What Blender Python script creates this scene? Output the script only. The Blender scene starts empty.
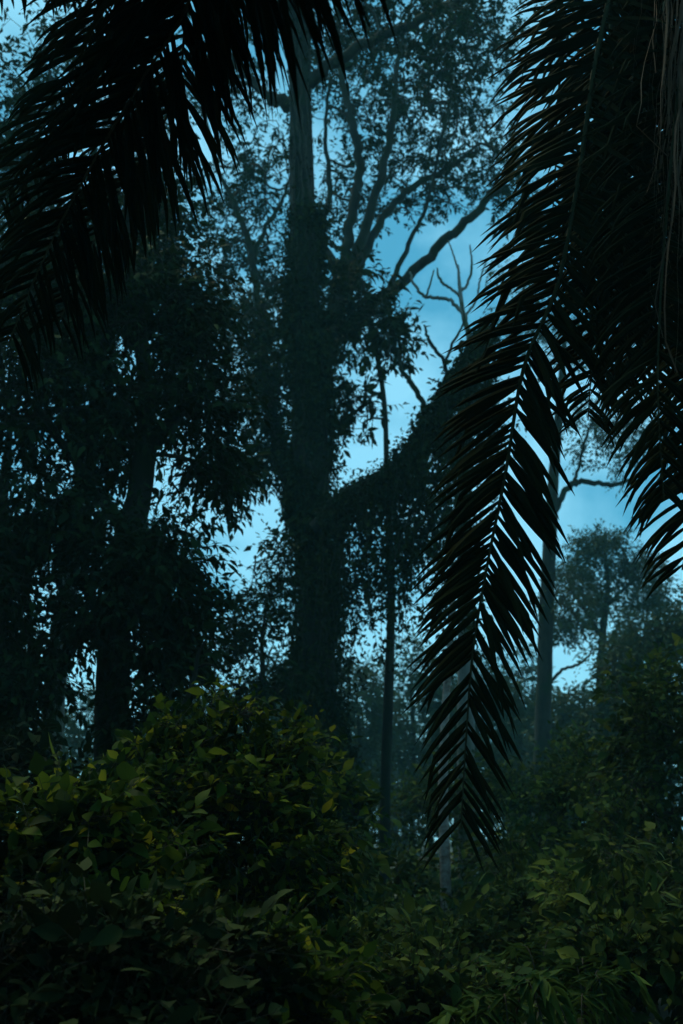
import bpy, math
import numpy as np
from mathutils import Vector

C = bpy.context.scene.collection
S = bpy.context.scene
R = math.radians
F_PX = 1080.0                      # focal length in pixels of a 683 x 1024 frame
PITCH = R(16.4)
CAM = np.array([0.0, 0.0, 1.75])

# ------------------------------------------------------------------ camera
cam = bpy.data.cameras.new('camera')
camo = bpy.data.objects.new('camera', cam)
C.objects.link(camo)
camo.location = CAM
camo.rotation_euler = (R(90) + PITCH, 0, 0)
cam.sensor_fit = 'VERTICAL'
cam.sensor_height = 36.0
cam.sensor_width = 24.0
cam.lens = F_PX / 1024 * 36.0
cam.clip_start = 0.05
cam.clip_end = 2000
cam.dof.use_dof = True
cam.dof.focus_distance = 7.0
cam.dof.aperture_fstop = 2.2
S.camera = camo

# ------------------------------------------------------------------ sky, sun, exposure
SUN_EL, SUN_AZ = R(64), R(-25)      # azimuth clockwise from +Y: high in front of the camera, behind cloud
w = bpy.data.worlds.new('World')
S.world = w
w.use_nodes = True
nt = w.node_tree
nt.nodes.clear()
def N(tree, t, **kw):
    n = tree.nodes.new(t)
    for k, v in kw.items():
        setattr(n, k, v)
    return n
out = N(nt, 'ShaderNodeOutputWorld')
sky = N(nt, 'ShaderNodeTexSky', sky_type='NISHITA', sun_disc=False)
sky.sun_elevation = SUN_EL
sky.sun_rotation = SUN_AZ
bg1 = N(nt, 'ShaderNodeBackground')
bg1.inputs['Strength'].default_value = 0.05
tint = N(nt, 'ShaderNodeMix', data_type='RGBA', blend_type='MULTIPLY')
tint.inputs['Factor'].default_value = 1.0
tint.inputs[7].default_value = (0.30, 0.75, 0.80, 1)
nt.links.new(sky.outputs[0], tint.inputs[6])
nt.links.new(tint.outputs[2], bg1.inputs['Color'])
tc = N(nt, 'ShaderNodeTexCoord')
mp = N(nt, 'ShaderNodeMapping')
mp.inputs['Scale'].default_value = (1, 1, 1.25)
nz = N(nt, 'ShaderNodeTexNoise')
nz.inputs['Scale'].default_value = 6.5
nz.inputs['Detail'].default_value = 6
rp = N(nt, 'ShaderNodeValToRGB')
rp.color_ramp.elements[0].position = 0.41
rp.color_ramp.elements[0].color = (0.040, 0.25, 0.39, 1)
rp.color_ramp.elements[1].position = 0.61
rp.color_ramp.elements[1].color = (0.24, 0.57, 0.73, 1)
nt.links.new(tc.outputs['Generated'], mp.inputs['Vector'])
nt.links.new(mp.outputs[0], nz.inputs['Vector'])
sx = N(nt, 'ShaderNodeSeparateXYZ')                  # the cloud thins to a paler band low over the trees
nt.links.new(tc.outputs['Generated'], sx.inputs[0])
lo = N(nt, 'ShaderNodeMath', operation='MULTIPLY_ADD')
lo.inputs[1].default_value = -0.26
lo.inputs[2].default_value = 0.155
nt.links.new(sx.outputs['Z'], lo.inputs[0])
sm_ = N(nt, 'ShaderNodeMath', operation='ADD')
nt.links.new(nz.outputs[0], sm_.inputs[0])
nt.links.new(lo.outputs[0], sm_.inputs[1])
nt.links.new(sm_.outputs[0], rp.inputs[0])
bg2 = N(nt, 'ShaderNodeBackground')
bg2.inputs['Strength'].default_value = 1.08
nt.links.new(rp.outputs[0], bg2.inputs['Color'])
ad = N(nt, 'ShaderNodeAddShader')
nt.links.new(bg1.outputs[0], ad.inputs[0])
nt.links.new(bg2.outputs[0], ad.inputs[1])
nt.links.new(ad.outputs[0], out.inputs['Surface'])

sd = bpy.data.lights.new('sun', 'SUN')
sd.energy = 2.2
sd.angle = R(35)
sd.color = (1.0, 0.93, 0.52)
so = bpy.data.objects.new('sun', sd)
C.objects.link(so)
sv = Vector((math.sin(SUN_AZ) * math.cos(SUN_EL), math.cos(SUN_AZ) * math.cos(SUN_EL), math.sin(SUN_EL)))
so.rotation_euler = sv.to_track_quat('Z', 'Y').to_euler()
so.location = (0, -10, 40)

vs = S.view_settings
S.display_settings.display_device = 'sRGB'
vs.view_transform = 'Standard'
vs.look = 'None'
vs.gamma = 1.0
vs.use_curve_mapping = False
vs.exposure = 0.0
cy = S.cycles
cy.use_denoising = True
cy.max_bounces = 5
cy.diffuse_bounces = 2
cy.glossy_bounces = 1
cy.transmission_bounces = 3
cy.volume_bounces = 0
cy.caustics_reflective = False
cy.caustics_refractive = False

# ------------------------------------------------------------------ geometry helpers
FWD = np.array([0, math.cos(PITCH), math.sin(PITCH)])
UPV = np.array([0, -math.sin(PITCH), math.cos(PITCH)])
RGT = np.array([1.0, 0, 0])

def at(px, py, Y):
    """the point at world distance Y in front of the camera that the photograph shows at (px, py)"""
    d = FWD + RGT * (px - 341.5) / F_PX + UPV * (512 - py) / F_PX
    return CAM + d * (Y / d[1])

def px_size(px, p):
    """metres that px pixels span at point p"""
    return px / F_PX * float(np.dot(np.asarray(p) - CAM, FWD))

def gz(x, y):
    x = np.asarray(x, float); y = np.asarray(y, float)
    return 0.12 * np.sin(x * 0.55 + 1.3) * np.cos(y * 0.41) + 0.07 * np.sin(x * 1.3 + y * 0.9)

def unit(v):
    v = np.asarray(v, float)
    return v / np.maximum(np.linalg.norm(v, axis=-1, keepdims=True), 1e-9)

class MB:
    """collects faces and links them as one mesh object"""
    def __init__(self):
        self.v, self.f, self.n = [], [], 0
    def add(self, verts, faces, mat=0, smooth=False):
        verts = np.asarray(verts, np.float32).reshape(-1, 3)
        faces = np.asarray(faces, np.int32)
        self.v.append(verts)
        self.f.append((faces + self.n, mat, smooth))
        self.n += len(verts)
    def build(self, name, mats, parent=None):
        me = bpy.data.meshes.new(name)
        V = np.concatenate(self.v)
        origin = None
        me.vertices.add(len(V))
        if parent is not None:
            V = V - np.array(parent.location, np.float32)
        me.vertices.foreach_set('co', V.ravel())
        li = np.concatenate([f.ravel() for f, m, s in self.f])
        tot = np.concatenate([np.full(len(f), f.shape[1], np.int32) for f, m, s in self.f])
        mi = np.concatenate([np.full(len(f), m, np.int32) for f, m, s in self.f])
        sm = np.concatenate([np.full(len(f), s, bool) for f, m, s in self.f])
        me.loops.add(len(li))
        me.loops.foreach_set('vertex_index', li)
        me.polygons.add(len(tot))
        me.polygons.foreach_set('loop_start', np.concatenate([[0], np.cumsum(tot)[:-1]]).astype(np.int32))
        me.polygons.foreach_set('loop_total', tot)
        me.polygons.foreach_set('material_index', mi)
        me.polygons.foreach_set('use_smooth', sm)
        for m in (mats if isinstance(mats, (list, tuple)) else [mats]):
            me.materials.append(m)
        me.update(calc_edges=True)
        o = bpy.data.objects.new(name, me)
        C.objects.link(o)
        if parent is not None:
            o.parent = parent
        return o

def tag(o, label=None, cat=None, group=None, kind=None):
    for k, v in (('label', label), ('category', cat), ('group', group), ('kind', kind)):
        if v:
            o[k] = v
    return o

def thing(name, label, cat, loc, group=None):
    o = bpy.data.objects.new(name, None)
    o.empty_display_size = 0.3
    C.objects.link(o)
    o.location = [float(q) for q in loc]
    return tag(o, label, cat, group)

def smooth_path(pts, n):
    """Catmull-Rom through pts (rows may carry extra columns such as a radius)"""
    P = np.asarray(pts, float)
    if len(P) == 2:
        t = np.linspace(0, 1, n)[:, None]
        return P[0] * (1 - t) + P[1] * t
    Q = np.vstack([2 * P[0] - P[1], P, 2 * P[-1] - P[-2]])
    m = len(P) - 1
    t = np.linspace(0, m - 1e-6, n)
    i = t.astype(int)
    u = (t - i)[:, None]
    a, b, c, d = Q[i], Q[i + 1], Q[i + 2], Q[i + 3]
    return 0.5 * ((2 * b) + (-a + c) * u + (2 * a - 5 * b + 4 * c - d) * u ** 2 + (-a + 3 * b - 3 * c + d) * u ** 3)

def frames(path):
    T = unit(np.gradient(path, axis=0))
    ref = np.array([1.0, 0, 0]) if abs(T[0][2]) > 0.7 else np.array([0, 0, 1.0])
    n = unit(np.cross(T[0], ref))
    A = [n]
    for i in range(1, len(T)):
        n = n - T[i] * np.dot(n, T[i])
        n = unit(n)
        A.append(n)
    A = np.array(A)
    return T, A, np.cross(T, A)

def tube(mb, path, rad, seg=8, mat=0, rough=0.0, rng=None, twist=0.0):
    path = np.asarray(path, float)
    rad = np.maximum(np.asarray(rad, float), 0.0008)
    T, A, B = frames(path)
    n = len(path)
    th = np.linspace(0, 2 * np.pi, seg, endpoint=False)
    th2 = th[None, :] + twist * np.linspace(0, 1, n)[:, None]
    rr = np.repeat(rad[:, None], seg, 1)
    if rough and rng is not None:
        flut = sum(rng.uniform(0.3, 1) * np.sin(k * th2 + rng.uniform(0, 6)) for k in (2, 3, 5))
        rr = rr * (1 + rough * (0.35 * flut + rng.normal(0, 0.5, rr.shape)))
    V = path[:, None, :] + rr[..., None] * (np.cos(th2)[..., None] * A[:, None, :] + np.sin(th2)[..., None] * B[:, None, :])
    i = np.arange(n - 1)[:, None] * seg
    j = np.arange(seg)[None, :]
    k = (j + 1) % seg
    f = np.stack([i + j, i + k, i + seg + k, i + seg + j], -1).reshape(-1, 4)
    mb.add(V.reshape(-1, 3), f, mat, True)
    mb.add(V[-1], [list(range(seg))], mat, False)

def rand_unit(rng, n):
    return unit(rng.normal(size=(n, 3)))

def leaves(mb, P, axis, nrm, L, W, mat=0, fine=True, droop=0.18, fold=0.22):
    """ovate leaves rising from P along axis; fine = six faces with a folded midrib, else a bent diamond"""
    P = np.asarray(P, float); n = len(P)
    if n == 0:
        return
    axis = unit(axis)
    side = unit(np.cross(nrm, axis))
    up = np.cross(axis, side)
    L = np.broadcast_to(np.asarray(L, float), (n,))[:, None]
    W = np.broadcast_to(np.asarray(W, float), (n,))[:, None]
    def pt(u, s, h):
        return P + axis * L * u + side * W * s + up * (L * h)
    if fine:
        cup = np.asarray(fold) * np.random.default_rng(len(P)).uniform(-.2, 1.4, (len(P), 1))
        bend = droop * np.random.default_rng(len(P) + 1).uniform(-.3, 1.9, (len(P), 1))
        V = np.stack([pt(0, 0, 0),
                      pt(.14, .30, cup * .3), pt(.16, 0, 0), pt(.14, -.30, cup * .3),
                      pt(.40, .50, cup * .45 - bend * .15), pt(.42, 0, -bend * .18), pt(.40, -.50, cup * .45 - bend * .15),
                      pt(.68, .37, cup * .3 - bend * .5), pt(.70, 0, -bend * .55), pt(.68, -.37, cup * .3 - bend * .5),
                      pt(.87, .15, cup * .1 - bend * .9), pt(.87, -.15, cup * .1 - bend * .9),
                      pt(1.04, 0, -bend * 1.3)], 1).reshape(-1, 3)
        b = np.arange(n)[:, None] * 13
        q = np.concatenate([b + np.array([[1, 4, 5, 2]]), b + np.array([[2, 5, 6, 3]]), b + np.array([[4, 7, 8, 5]]), b + np.array([[5, 8, 9, 6]])])
        t = np.concatenate([b + np.array([f_]) for f_ in ([0, 1, 2], [0, 2, 3], [7, 10, 8], [8, 11, 9], [8, 10, 12], [8, 12, 11])])
        k = mb.n
        mb.add(V, q, mat, True)
        mb.n = k
        mb.v.pop()
        mb.add(V, t, mat, True)
    else:
        V = np.stack([pt(0, 0, 0), pt(.42, .5, fold * .4), pt(1, 0, -droop), pt(.42, -.5, fold * .4)], 1).reshape(-1, 3)
        b = np.arange(n)[:, None] * 4
        mb.add(V, np.concatenate([b + np.array([[0, 1, 2]]), b + np.array([[0, 2, 3]])]), mat, False)

def leaf_cloud(mb, rng, centres, radius, count, size, mat=0, fine=True, flat=0.75, hang=0.35, outward=None, ratio=0.5, spread=0.35):
    """count leaves round each centre, tips outward and a little down, faces mostly up"""
    centres = np.asarray(centres, float)
    K = len(centres)
    if K == 0:
        return
    c = np.repeat(centres, count, 0)
    off = rng.normal(size=(K * count, 3)) * radius * 0.6
    off[:, 2] *= flat
    P = c + off
    ax = unit(off) * 0.8 + rng.normal(size=off.shape) * 0.6
    if outward is not None:
        ax += np.repeat(outward, count, 0) * 0.5
    ax[:, 2] -= hang
    nr = rng.normal(size=off.shape) * 0.75
    nr[:, 2] += 1.0
    L = size * np.exp(rng.normal(-.05, spread, len(P)).clip(-1.1, .85))
    leaves(mb, P, ax, nr, L, L * ratio * rng.uniform(0.8, 1.2, len(P)), mat, fine)

def spray(mb, rng, centres, dirs, per, sr, size, mat=0, twig=1, fine=True, hang=.35, ratio=.5, spread=.35, nl=6):
    """leafy shoots: short twigs fan out from each centre and carry alternate leaves and one at the tip"""
    k = max(1, int(round(per / nl)))
    c = np.repeat(centres, k, 0)
    m = len(c)
    if m == 0:
        return
    d = np.repeat(dirs, k, 0) * .7 + rng.normal(size=(m, 3)) * .75
    d[:, 2] -= hang * .35
    d = unit(d)
    L = sr * 1.7 * rng.uniform(.6, 1.25, m)
    e = c + d * L[:, None]
    # twigs: three sided slivers
    a = unit(np.cross(d, rng.normal(size=d.shape))); b_ = np.cross(d, a)
    tr = .0022 + .008 * sr
    ring = [a * tr, (-.5 * a + .87 * b_) * tr, (-.5 * a - .87 * b_) * tr]
    V = np.stack([c + r_ for r_ in ring] + [e + r_ * .4 for r_ in ring], 1).reshape(-1, 3)
    i = np.arange(m)[:, None] * 6
    mb.add(V, np.concatenate([i + np.array([q_]) for q_ in ([0, 1, 4, 3], [1, 2, 5, 4], [2, 0, 3, 5])]), twig, False)
    up = unit(np.array([0, 0, 1.0]) + rng.normal(size=d.shape) * .45)
    side = unit(np.cross(d, up))
    for j in range(nl):
        u = .22 + .78 * j / (nl - 1)
        P = c + d * (L * u)[:, None]
        s = 1 if j % 2 else -1
        ax = d * (.65 if j < nl - 1 else 1.5) + side * (s * .85 if j < nl - 1 else 0) + rng.normal(size=d.shape) * .28
        ax[:, 2] -= hang * rng.uniform(.2, 1.6, m)
        nr = up + rng.normal(size=d.shape) * .4
        ln = size * np.exp(rng.normal(-.05, spread, m).clip(-1.1, .8)) * (1.0 if j else .75)
        leaves(mb, P, ax, nr, ln, ln * ratio * rng.uniform(.8, 1.2, m), mat, fine)

# ------------------------------------------------------------------ materials
def new_mat(name):
    m = bpy.data.materials.new(name)
    m.use_nodes = True
    m.node_tree.nodes.clear()
    return m, m.node_tree

def leaf_mat(name, cols, rough=0.5, trans=0.2, spec=0.35, patch=0.9, gamma=1.0):
    m, t = new_mat(name)
    o = N(t, 'ShaderNodeOutputMaterial')
    g = N(t, 'ShaderNodeNewGeometry')
    r = N(t, 'ShaderNodeValToRGB')
    el = r.color_ramp.elements
    pos = np.linspace(0, 1, len(cols)) ** gamma
    while len(el) < len(cols):
        el.new(0.5)
    for e, p_, c_ in zip(el, pos, cols):
        e.position = float(p_); e.color = (*c_, 1)
    t.links.new(g.outputs['Random Per Island'], r.inputs[0])
    co = N(t, 'ShaderNodeTexCoord')
    nz_ = N(t, 'ShaderNodeTexNoise')
    nz_.inputs['Scale'].default_value = patch
    nz_.inputs['Detail'].default_value = 3
    t.links.new(co.outputs['Object'], nz_.inputs['Vector'])
    mr = N(t, 'ShaderNodeMapRange')
    mr.inputs[1].default_value = 0.3; mr.inputs[2].default_value = 0.7
    mr.inputs[3].default_value = 0.55; mr.inputs[4].default_value = 1.25
    t.links.new(nz_.outputs[0], mr.inputs[0])
    mx = N(t, 'ShaderNodeMix', data_type='RGBA', blend_type='MULTIPLY')
    mx.inputs['Factor'].default_value = 1
    t.links.new(r.outputs[0], mx.inputs[6])
    cb = N(t, 'ShaderNodeCombineColor')
    for i in range(3):
        t.links.new(mr.outputs[0], cb.inputs[i])
    t.links.new(cb.outputs[0], mx.inputs[7])
    p = N(t, 'ShaderNodeBsdfPrincipled')
    p.inputs['Roughness'].default_value = rough
    p.inputs['Specular IOR Level'].default_value = spec
    if spec <= .1:
        p.inputs['IOR'].default_value = 1.08 if spec < .05 else 1.2      # dull leaves
    t.links.new(mx.outputs[2], p.inputs['Base Color'])
    if trans > 0:
        tr = N(t, 'ShaderNodeBsdfTranslucent')
        t.links.new(mx.outputs[2], tr.inputs['Color'])
        ms = N(t, 'ShaderNodeMixShader')
        ms.inputs[0].default_value = trans
        t.links.new(p.outputs[0], ms.inputs[1]); t.links.new(tr.outputs[0], ms.inputs[2])
        t.links.new(ms.outputs[0], o.inputs['Surface'])
    else:
        t.links.new(p.outputs[0], o.inputs['Surface'])
    return m

def bark_mat(name, c1, c2, scale=6.0, moss=None, stretch=0.25, bump=0.4):
    m, t = new_mat(name)
    o = N(t, 'ShaderNodeOutputMaterial')
    co = N(t, 'ShaderNodeTexCoord')
    mp_ = N(t, 'ShaderNodeMapping')
    mp_.inputs['Scale'].default_value = (1, 1, stretch)
    t.links.new(co.outputs['Object'], mp_.inputs['Vector'])
    n1 = N(t, 'ShaderNodeTexNoise')
    n1.inputs['Scale'].default_value = scale
    n1.inputs['Detail'].default_value = 8
    n1.inputs['Roughness'].default_value = 0.7
    t.links.new(mp_.outputs[0], n1.inputs['Vector'])
    r = N(t, 'ShaderNodeValToRGB')
    r.color_ramp.elements[0].position = 0.35; r.color_ramp.elements[0].color = (*c1, 1)
    r.color_ramp.elements[1].position = 0.68; r.color_ramp.elements[1].color = (*c2, 1)
    t.links.new(n1.outputs[0], r.inputs[0])
    col = r.outputs[0]
    if moss:
        n2 = N(t, 'ShaderNodeTexNoise')
        n2.inputs['Scale'].default_value = 1.3
        n2.inputs['Detail'].default_value = 5
        t.links.new(co.outputs['Object'], n2.inputs['Vector'])
        r2 = N(t, 'ShaderNodeValToRGB')
        r2.color_ramp.elements[0].position = 0.48
        r2.color_ramp.elements[1].position = 0.62
        t.links.new(n2.outputs[0], r2.inputs[0])
        mx = N(t, 'ShaderNodeMix', data_type='RGBA')
        t.links.new(r2.outputs[0], mx.inputs['Factor'])
        t.links.new(col, mx.inputs[6])
        mx.inputs[7].default_value = (*moss, 1)
        col = mx.outputs[2]
    p = N(t, 'ShaderNodeBsdfPrincipled')
    p.inputs['Roughness'].default_value = 0.85
    p.inputs['Specular IOR Level'].default_value = 0.2
    t.links.new(col, p.inputs['Base Color'])
    b = N(t, 'ShaderNodeBump')
    b.inputs['Strength'].default_value = bump
    b.inputs['Distance'].default_value = 0.05
    t.links.new(n1.outputs[0], b.inputs['Height'])
    t.links.new(b.outputs[0], p.inputs['Normal'])
    t.links.new(p.outputs[0], o.inputs['Surface'])
    return m

M = {
    'bark': bark_mat('dark_bark', (.010, .011, .008), (.038, .036, .026), 4, (.016, .026, .010), .25, .9),
    'bark_pale': bark_mat('pale_bark', (.10, .095, .085), (.27, .25, .22), 4, (.06, .075, .04)),
    'bark_red': bark_mat('reddish_bark', (.20, .11, .08), (.55, .46, .40), 7, None, 1.4),
    'twig': bark_mat('twig_bark', (.03, .027, .02), (.07, .06, .045), 12, None, 1, 0.1),
    'palm_bark': bark_mat('palm_bark', (.02, .016, .012), (.06, .05, .035), 9, (.03, .04, .018), .6),
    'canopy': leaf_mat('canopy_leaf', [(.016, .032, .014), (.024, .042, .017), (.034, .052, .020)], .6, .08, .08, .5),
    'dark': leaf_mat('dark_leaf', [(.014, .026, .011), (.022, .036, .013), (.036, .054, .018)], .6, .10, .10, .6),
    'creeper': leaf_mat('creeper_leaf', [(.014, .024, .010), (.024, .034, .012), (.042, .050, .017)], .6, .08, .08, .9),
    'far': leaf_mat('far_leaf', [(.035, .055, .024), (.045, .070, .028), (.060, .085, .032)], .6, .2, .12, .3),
    'bush': leaf_mat('bush_leaf', [(.010, .026, .007), (.018, .040, .008), (.034, .064, .010), (.060, .095, .012), (.125, .16, .014), (.27, .25, .018)], .5, .35, .07, 1.6, .6),
    'under': leaf_mat('undergrowth_leaf', [(.024, .046, .016), (.046, .078, .023), (.080, .118, .028), (.15, .175, .034)], .5, .25, .07, .9, .6),
    'pale': leaf_mat('pale_green_leaf', [(.09, .13, .03), (.12, .16, .035), (.16, .19, .04)], .5, .35, .08, 1.5),
    'strap': leaf_mat('strap_leaf', [(.04, .085, .022), (.06, .11, .026), (.085, .14, .032)], .5, .3, .08, 1.5),
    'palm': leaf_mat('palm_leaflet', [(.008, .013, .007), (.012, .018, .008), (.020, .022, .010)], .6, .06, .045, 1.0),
    'rachis': bark_mat('palm_rachis', (.03, .034, .015), (.06, .06, .028), 10, None, 1, .1),
    'dead': leaf_mat('dead_leaflet', [(.05, .026, .014), (.10, .055, .032), (.18, .10, .06)], .7, .05, .15, 1.5),
}

def ground_mat():
    m, t = new_mat('forest_soil')
    o = N(t, 'ShaderNodeOutputMaterial')
    co = N(t, 'ShaderNodeTexCoord')
    n1 = N(t, 'ShaderNodeTexNoise'); n1.inputs['Scale'].default_value = 1.7; n1.inputs['Detail'].default_value = 9
    t.links.new(co.outputs['Object'], n1.inputs['Vector'])
    r = N(t, 'ShaderNodeValToRGB')
    r.color_ramp.elements[0].position = .38; r.color_ramp.elements[0].color = (.022, .017, .011, 1)
    r.color_ramp.elements[1].position = .65; r.color_ramp.elements[1].color = (.035, .045, .018, 1)
    t.links.new(n1.outputs[0], r.inputs[0])
    p = N(t, 'ShaderNodeBsdfPrincipled'); p.inputs['Roughness'].default_value = .95
    t.links.new(r.outputs[0], p.inputs['Base Color'])
    b = N(t, 'ShaderNodeBump'); b.inputs['Strength'].default_value = .6
    t.links.new(n1.outputs[0], b.inputs['Height']); t.links.new(b.outputs[0], p.inputs['Normal'])
    t.links.new(p.outputs[0], o.inputs['Surface'])
    return m

# ------------------------------------------------------------------ ground and haze
gx = np.concatenate([np.linspace(-150, -24, 10), np.linspace(-20, 20, 61), np.linspace(24, 150, 10)])
gy = np.concatenate([np.linspace(-40, -6, 6), np.linspace(-4, 50, 82), np.linspace(55, 170, 12)])
GX, GY = np.meshgrid(gx, gy)
mb = MB()
nx_ = len(gx)
ii = (np.arange(len(gy) - 1)[:, None] * nx_ + np.arange(nx_ - 1)[None, :]).ravel()
mb.add(np.stack([GX, GY, gz(GX, GY)], -1), np.stack([ii, ii + 1, ii + nx_ + 1, ii + nx_], -1), 0, True)
tag(mb.build('ground', ground_mat()), 'dark leaf littered forest floor under the undergrowth', 'ground', kind='structure')

HAZE = 0.0010
m, t = new_mat('haze_air')
o = N(t, 'ShaderNodeOutputMaterial')
pv = N(t, 'ShaderNodeVolumePrincipled')
pv.inputs['Color'].default_value = (0.30, 0.84, 1.0, 1)
pv.inputs['Density'].default_value = HAZE
pv.inputs['Anisotropy'].default_value = 0.2
t.links.new(pv.outputs[0], o.inputs['Volume'])
mb = MB()
x0, x1, y0, y1, z0, z1 = -155, 155, -45, 175, -1.3, 36
mb.add([(x, y, z) for z in (z0, z1) for y in (y0, y1) for x in (x0, x1)],
       [(0, 2, 3, 1), (4, 5, 7, 6), (0, 1, 5, 4), (2, 6, 7, 3), (0, 4, 6, 2), (1, 3, 7, 5)])
tag(mb.build('haze', m), 'thin blue evening haze filling the forest air', 'haze', kind='stuff')

# ------------------------------------------------------------------ tree machinery
class Skel:
    """a branching skeleton: nodes with a parent; radius from the number of tips a node carries"""
    def __init__(self):
        self.p = np.zeros((0, 3)); self.par = []; self.fix = []; self.chains = []
    def chain(self, pts, fixed=None, parent=-1, free=False):
        k0 = len(self.p)
        self.p = np.vstack([self.p, pts])
        for i in range(len(pts)):
            self.par.append(parent if i == 0 else k0 + i - 1)
            self.fix.append(None if fixed is None else float(fixed[i]))
        self.chains.append((list(range(k0, k0 + len(pts))), parent, fixed is not None))
        return k0 + len(pts) - 1
    def reach(self, target, rng, ok, wiggle=0.10, up=0.25):
        d = np.linalg.norm(self.p - target, axis=1)
        cost = d + np.maximum(0, self.p[:, 2] - target[2]) * 0.9      # prefer to rise toward the tip
        cost = np.where(ok[:len(cost)], cost, 1e9)
        a = int(np.argmin(cost))
        s = self.p[a]
        D = np.linalg.norm(target - s)
        if D < 0.05:
            return a
        pa = self.par[a]
        din = unit(s - self.p[pa]) if pa >= 0 else np.array([0, 0, 1.0])
        n = int(max(3, min(9, D / 0.35)))
        ctrl = s + din * D * 0.25 + unit(target - s) * D * 0.25 + np.array([0, 0, up * D * 0.3])
        t = np.linspace(0, 1, n + 1)[1:, None]
        pts = (1 - t) ** 2 * s + 2 * t * (1 - t) * ctrl + t ** 2 * target
        jit = rng.normal(size=pts.shape) * wiggle * D / n
        jit[-1] = 0
        return self.chain(pts + jit, None, a)
    def radii(self, tip, power=0.45):
        n = len(self.p)
        cnt = np.zeros(n)
        has = np.zeros(n, bool)
        for i, q in enumerate(self.par):
            if q >= 0:
                has[q] = True
        cnt[~has] = 1
        for i in range(n - 1, -1, -1):
            if self.par[i] >= 0:
                cnt[self.par[i]] += cnt[i]
        r = tip * np.maximum(cnt, 1) ** power
        for i, f in enumerate(self.fix):
            if f is not None:
                r[i] = f
        return r

def px_path(pts, n):
    """pts: rows (px, py, Y, width in px) -> smooth world path and radii"""
    W = []
    for px, py, Y, wp in pts:
        p = at(px, py, Y)
        W.append([*p, px_size(wp, p) / 2])
    q = smooth_path(W, n)
    return q[:, :3], np.maximum(q[:, 3], .004)

def ellipsoid_targets(rng, px, py, Y, rx, ry, n, rz=None, shell=0.5):
    c = at(px, py, Y)
    sx, sz = px_size(rx, c), px_size(ry, c)
    sy = (rz if rz else 0.5 * (sx + sz))
    u = rand_unit(rng, n) * (rng.uniform(0, 1, (n, 1)) ** shell)
    return c + u * np.array([sx, sy, sz]), c

def tree(name, label, cat, trunk, limbs=(), clumps=(), leaf='canopy', size=.10, per=14, sr=.35, tip=.008, bark='bark',
         seed=1, fine=False, group=None, seg=10, rough=.06, ground=True, hang=.35, creeper=None, base=None, wiggle=.16, max_sec=None, ratio=.5, up=.25,
         branch_from=0.25, drape=None, flat=.75):
    rng = np.random.default_rng(seed)
    path, rad = px_path(trunk, max(14, 7 * len(trunk)))
    if ground:                                     # carry the trunk down into the soil
        b = path[0].copy()
        g = float(gz(b[0], b[1])) - 0.25
        if b[2] > g + 0.3:
            k = 5
            t = np.linspace(0, 1, k, endpoint=False)[:, None]
            foot = np.array([b[0] - (path[1][0] - b[0]) * .3, b[1], g])
            path = np.vstack([foot * (1 - t) + b * t, path])
            rad = np.concatenate([rad[0] * (1 + 0.5 * (1 - t[:, 0]) ** 3), rad])
    loc = np.array([path[0][0], path[0][1], float(gz(path[0][0], path[0][1]))])
    root = thing(name, label, cat, loc, group)
    mb = MB()
    tube(mb, path, rad, seg, 0, rough, rng)
    mb.build('trunk', M[bark], root)
    sk = Skel()
    sk.chain(path, rad)
    ok = [False if i < len(path) * branch_from else True for i in range(len(path))]
    for l in limbs:
        p, r = px_path(l, max(10, 6 * len(l)))
        d = np.linalg.norm(sk.p - p[0], axis=1)
        a = int(np.argmin(d))
        p[0] = sk.p[a]
        r = r * .95
        p[1:-1] += rng.normal(size=(len(p) - 2, 3)) * r[1:-1, None] * .3
        mbl = MB()
        tube(mbl, p, r, 7, 0, .02, rng)
        mbl.build('branch', M[bark], root)
        sk.chain(p, r, a)
        ok += [True] * len(p)
    T = []
    for c in clumps:
        px, py, Y, rx, ry, n = c[:6]
        t, _ = ellipsoid_targets(rng, px, py, Y, rx, ry, n, c[6] if len(c) > 6 else None)
        T.append(t)
    if T:
        T = np.concatenate(T)
        g = gz(T[:, 0], T[:, 1]) + .1
        T[:, 2] = np.maximum(T[:, 2], g)
        d0 = np.array([np.min(np.linalg.norm(sk.p - q, axis=1)) for q in T])
        order = np.argsort(d0)
        ok = np.array(ok + [True] * 60000)
        dirs = []
        for i in order:
            e = sk.reach(T[i], rng, ok, wiggle, up)
            pa = sk.par[e]
            dirs.append(unit(sk.p[e] - sk.p[pa]) if pa >= 0 else np.array([0, 0, 1.0]))
        mb = MB()
        r = sk.radii(tip)
        cap = float(rad.max()) * 0.55
        for ch, parent, fixed in sk.chains:
            if fixed:
                continue
            idx = ([parent] if parent >= 0 else []) + ch
            rr = np.minimum(r[idx], cap)
            if parent >= 0:
                rr[0] = min(rr[0], rr[1] * 1.15)
            tube(mb, sk.p[idx], rr, 5 if rr.max() > .02 else 4, 1, 0)
        if per:
            spray(mb, rng, T[order], np.array(dirs), per, sr, size, 0, 1, fine, hang, ratio)
        mb.build('crown', [M[leaf], M['twig']], root)
    for cr_ in (creeper if isinstance(creeper, (list, tuple)) else [creeper] if creeper else []):
        creeper_on(root, rng, path, rad, **cr_)
    return root

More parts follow.
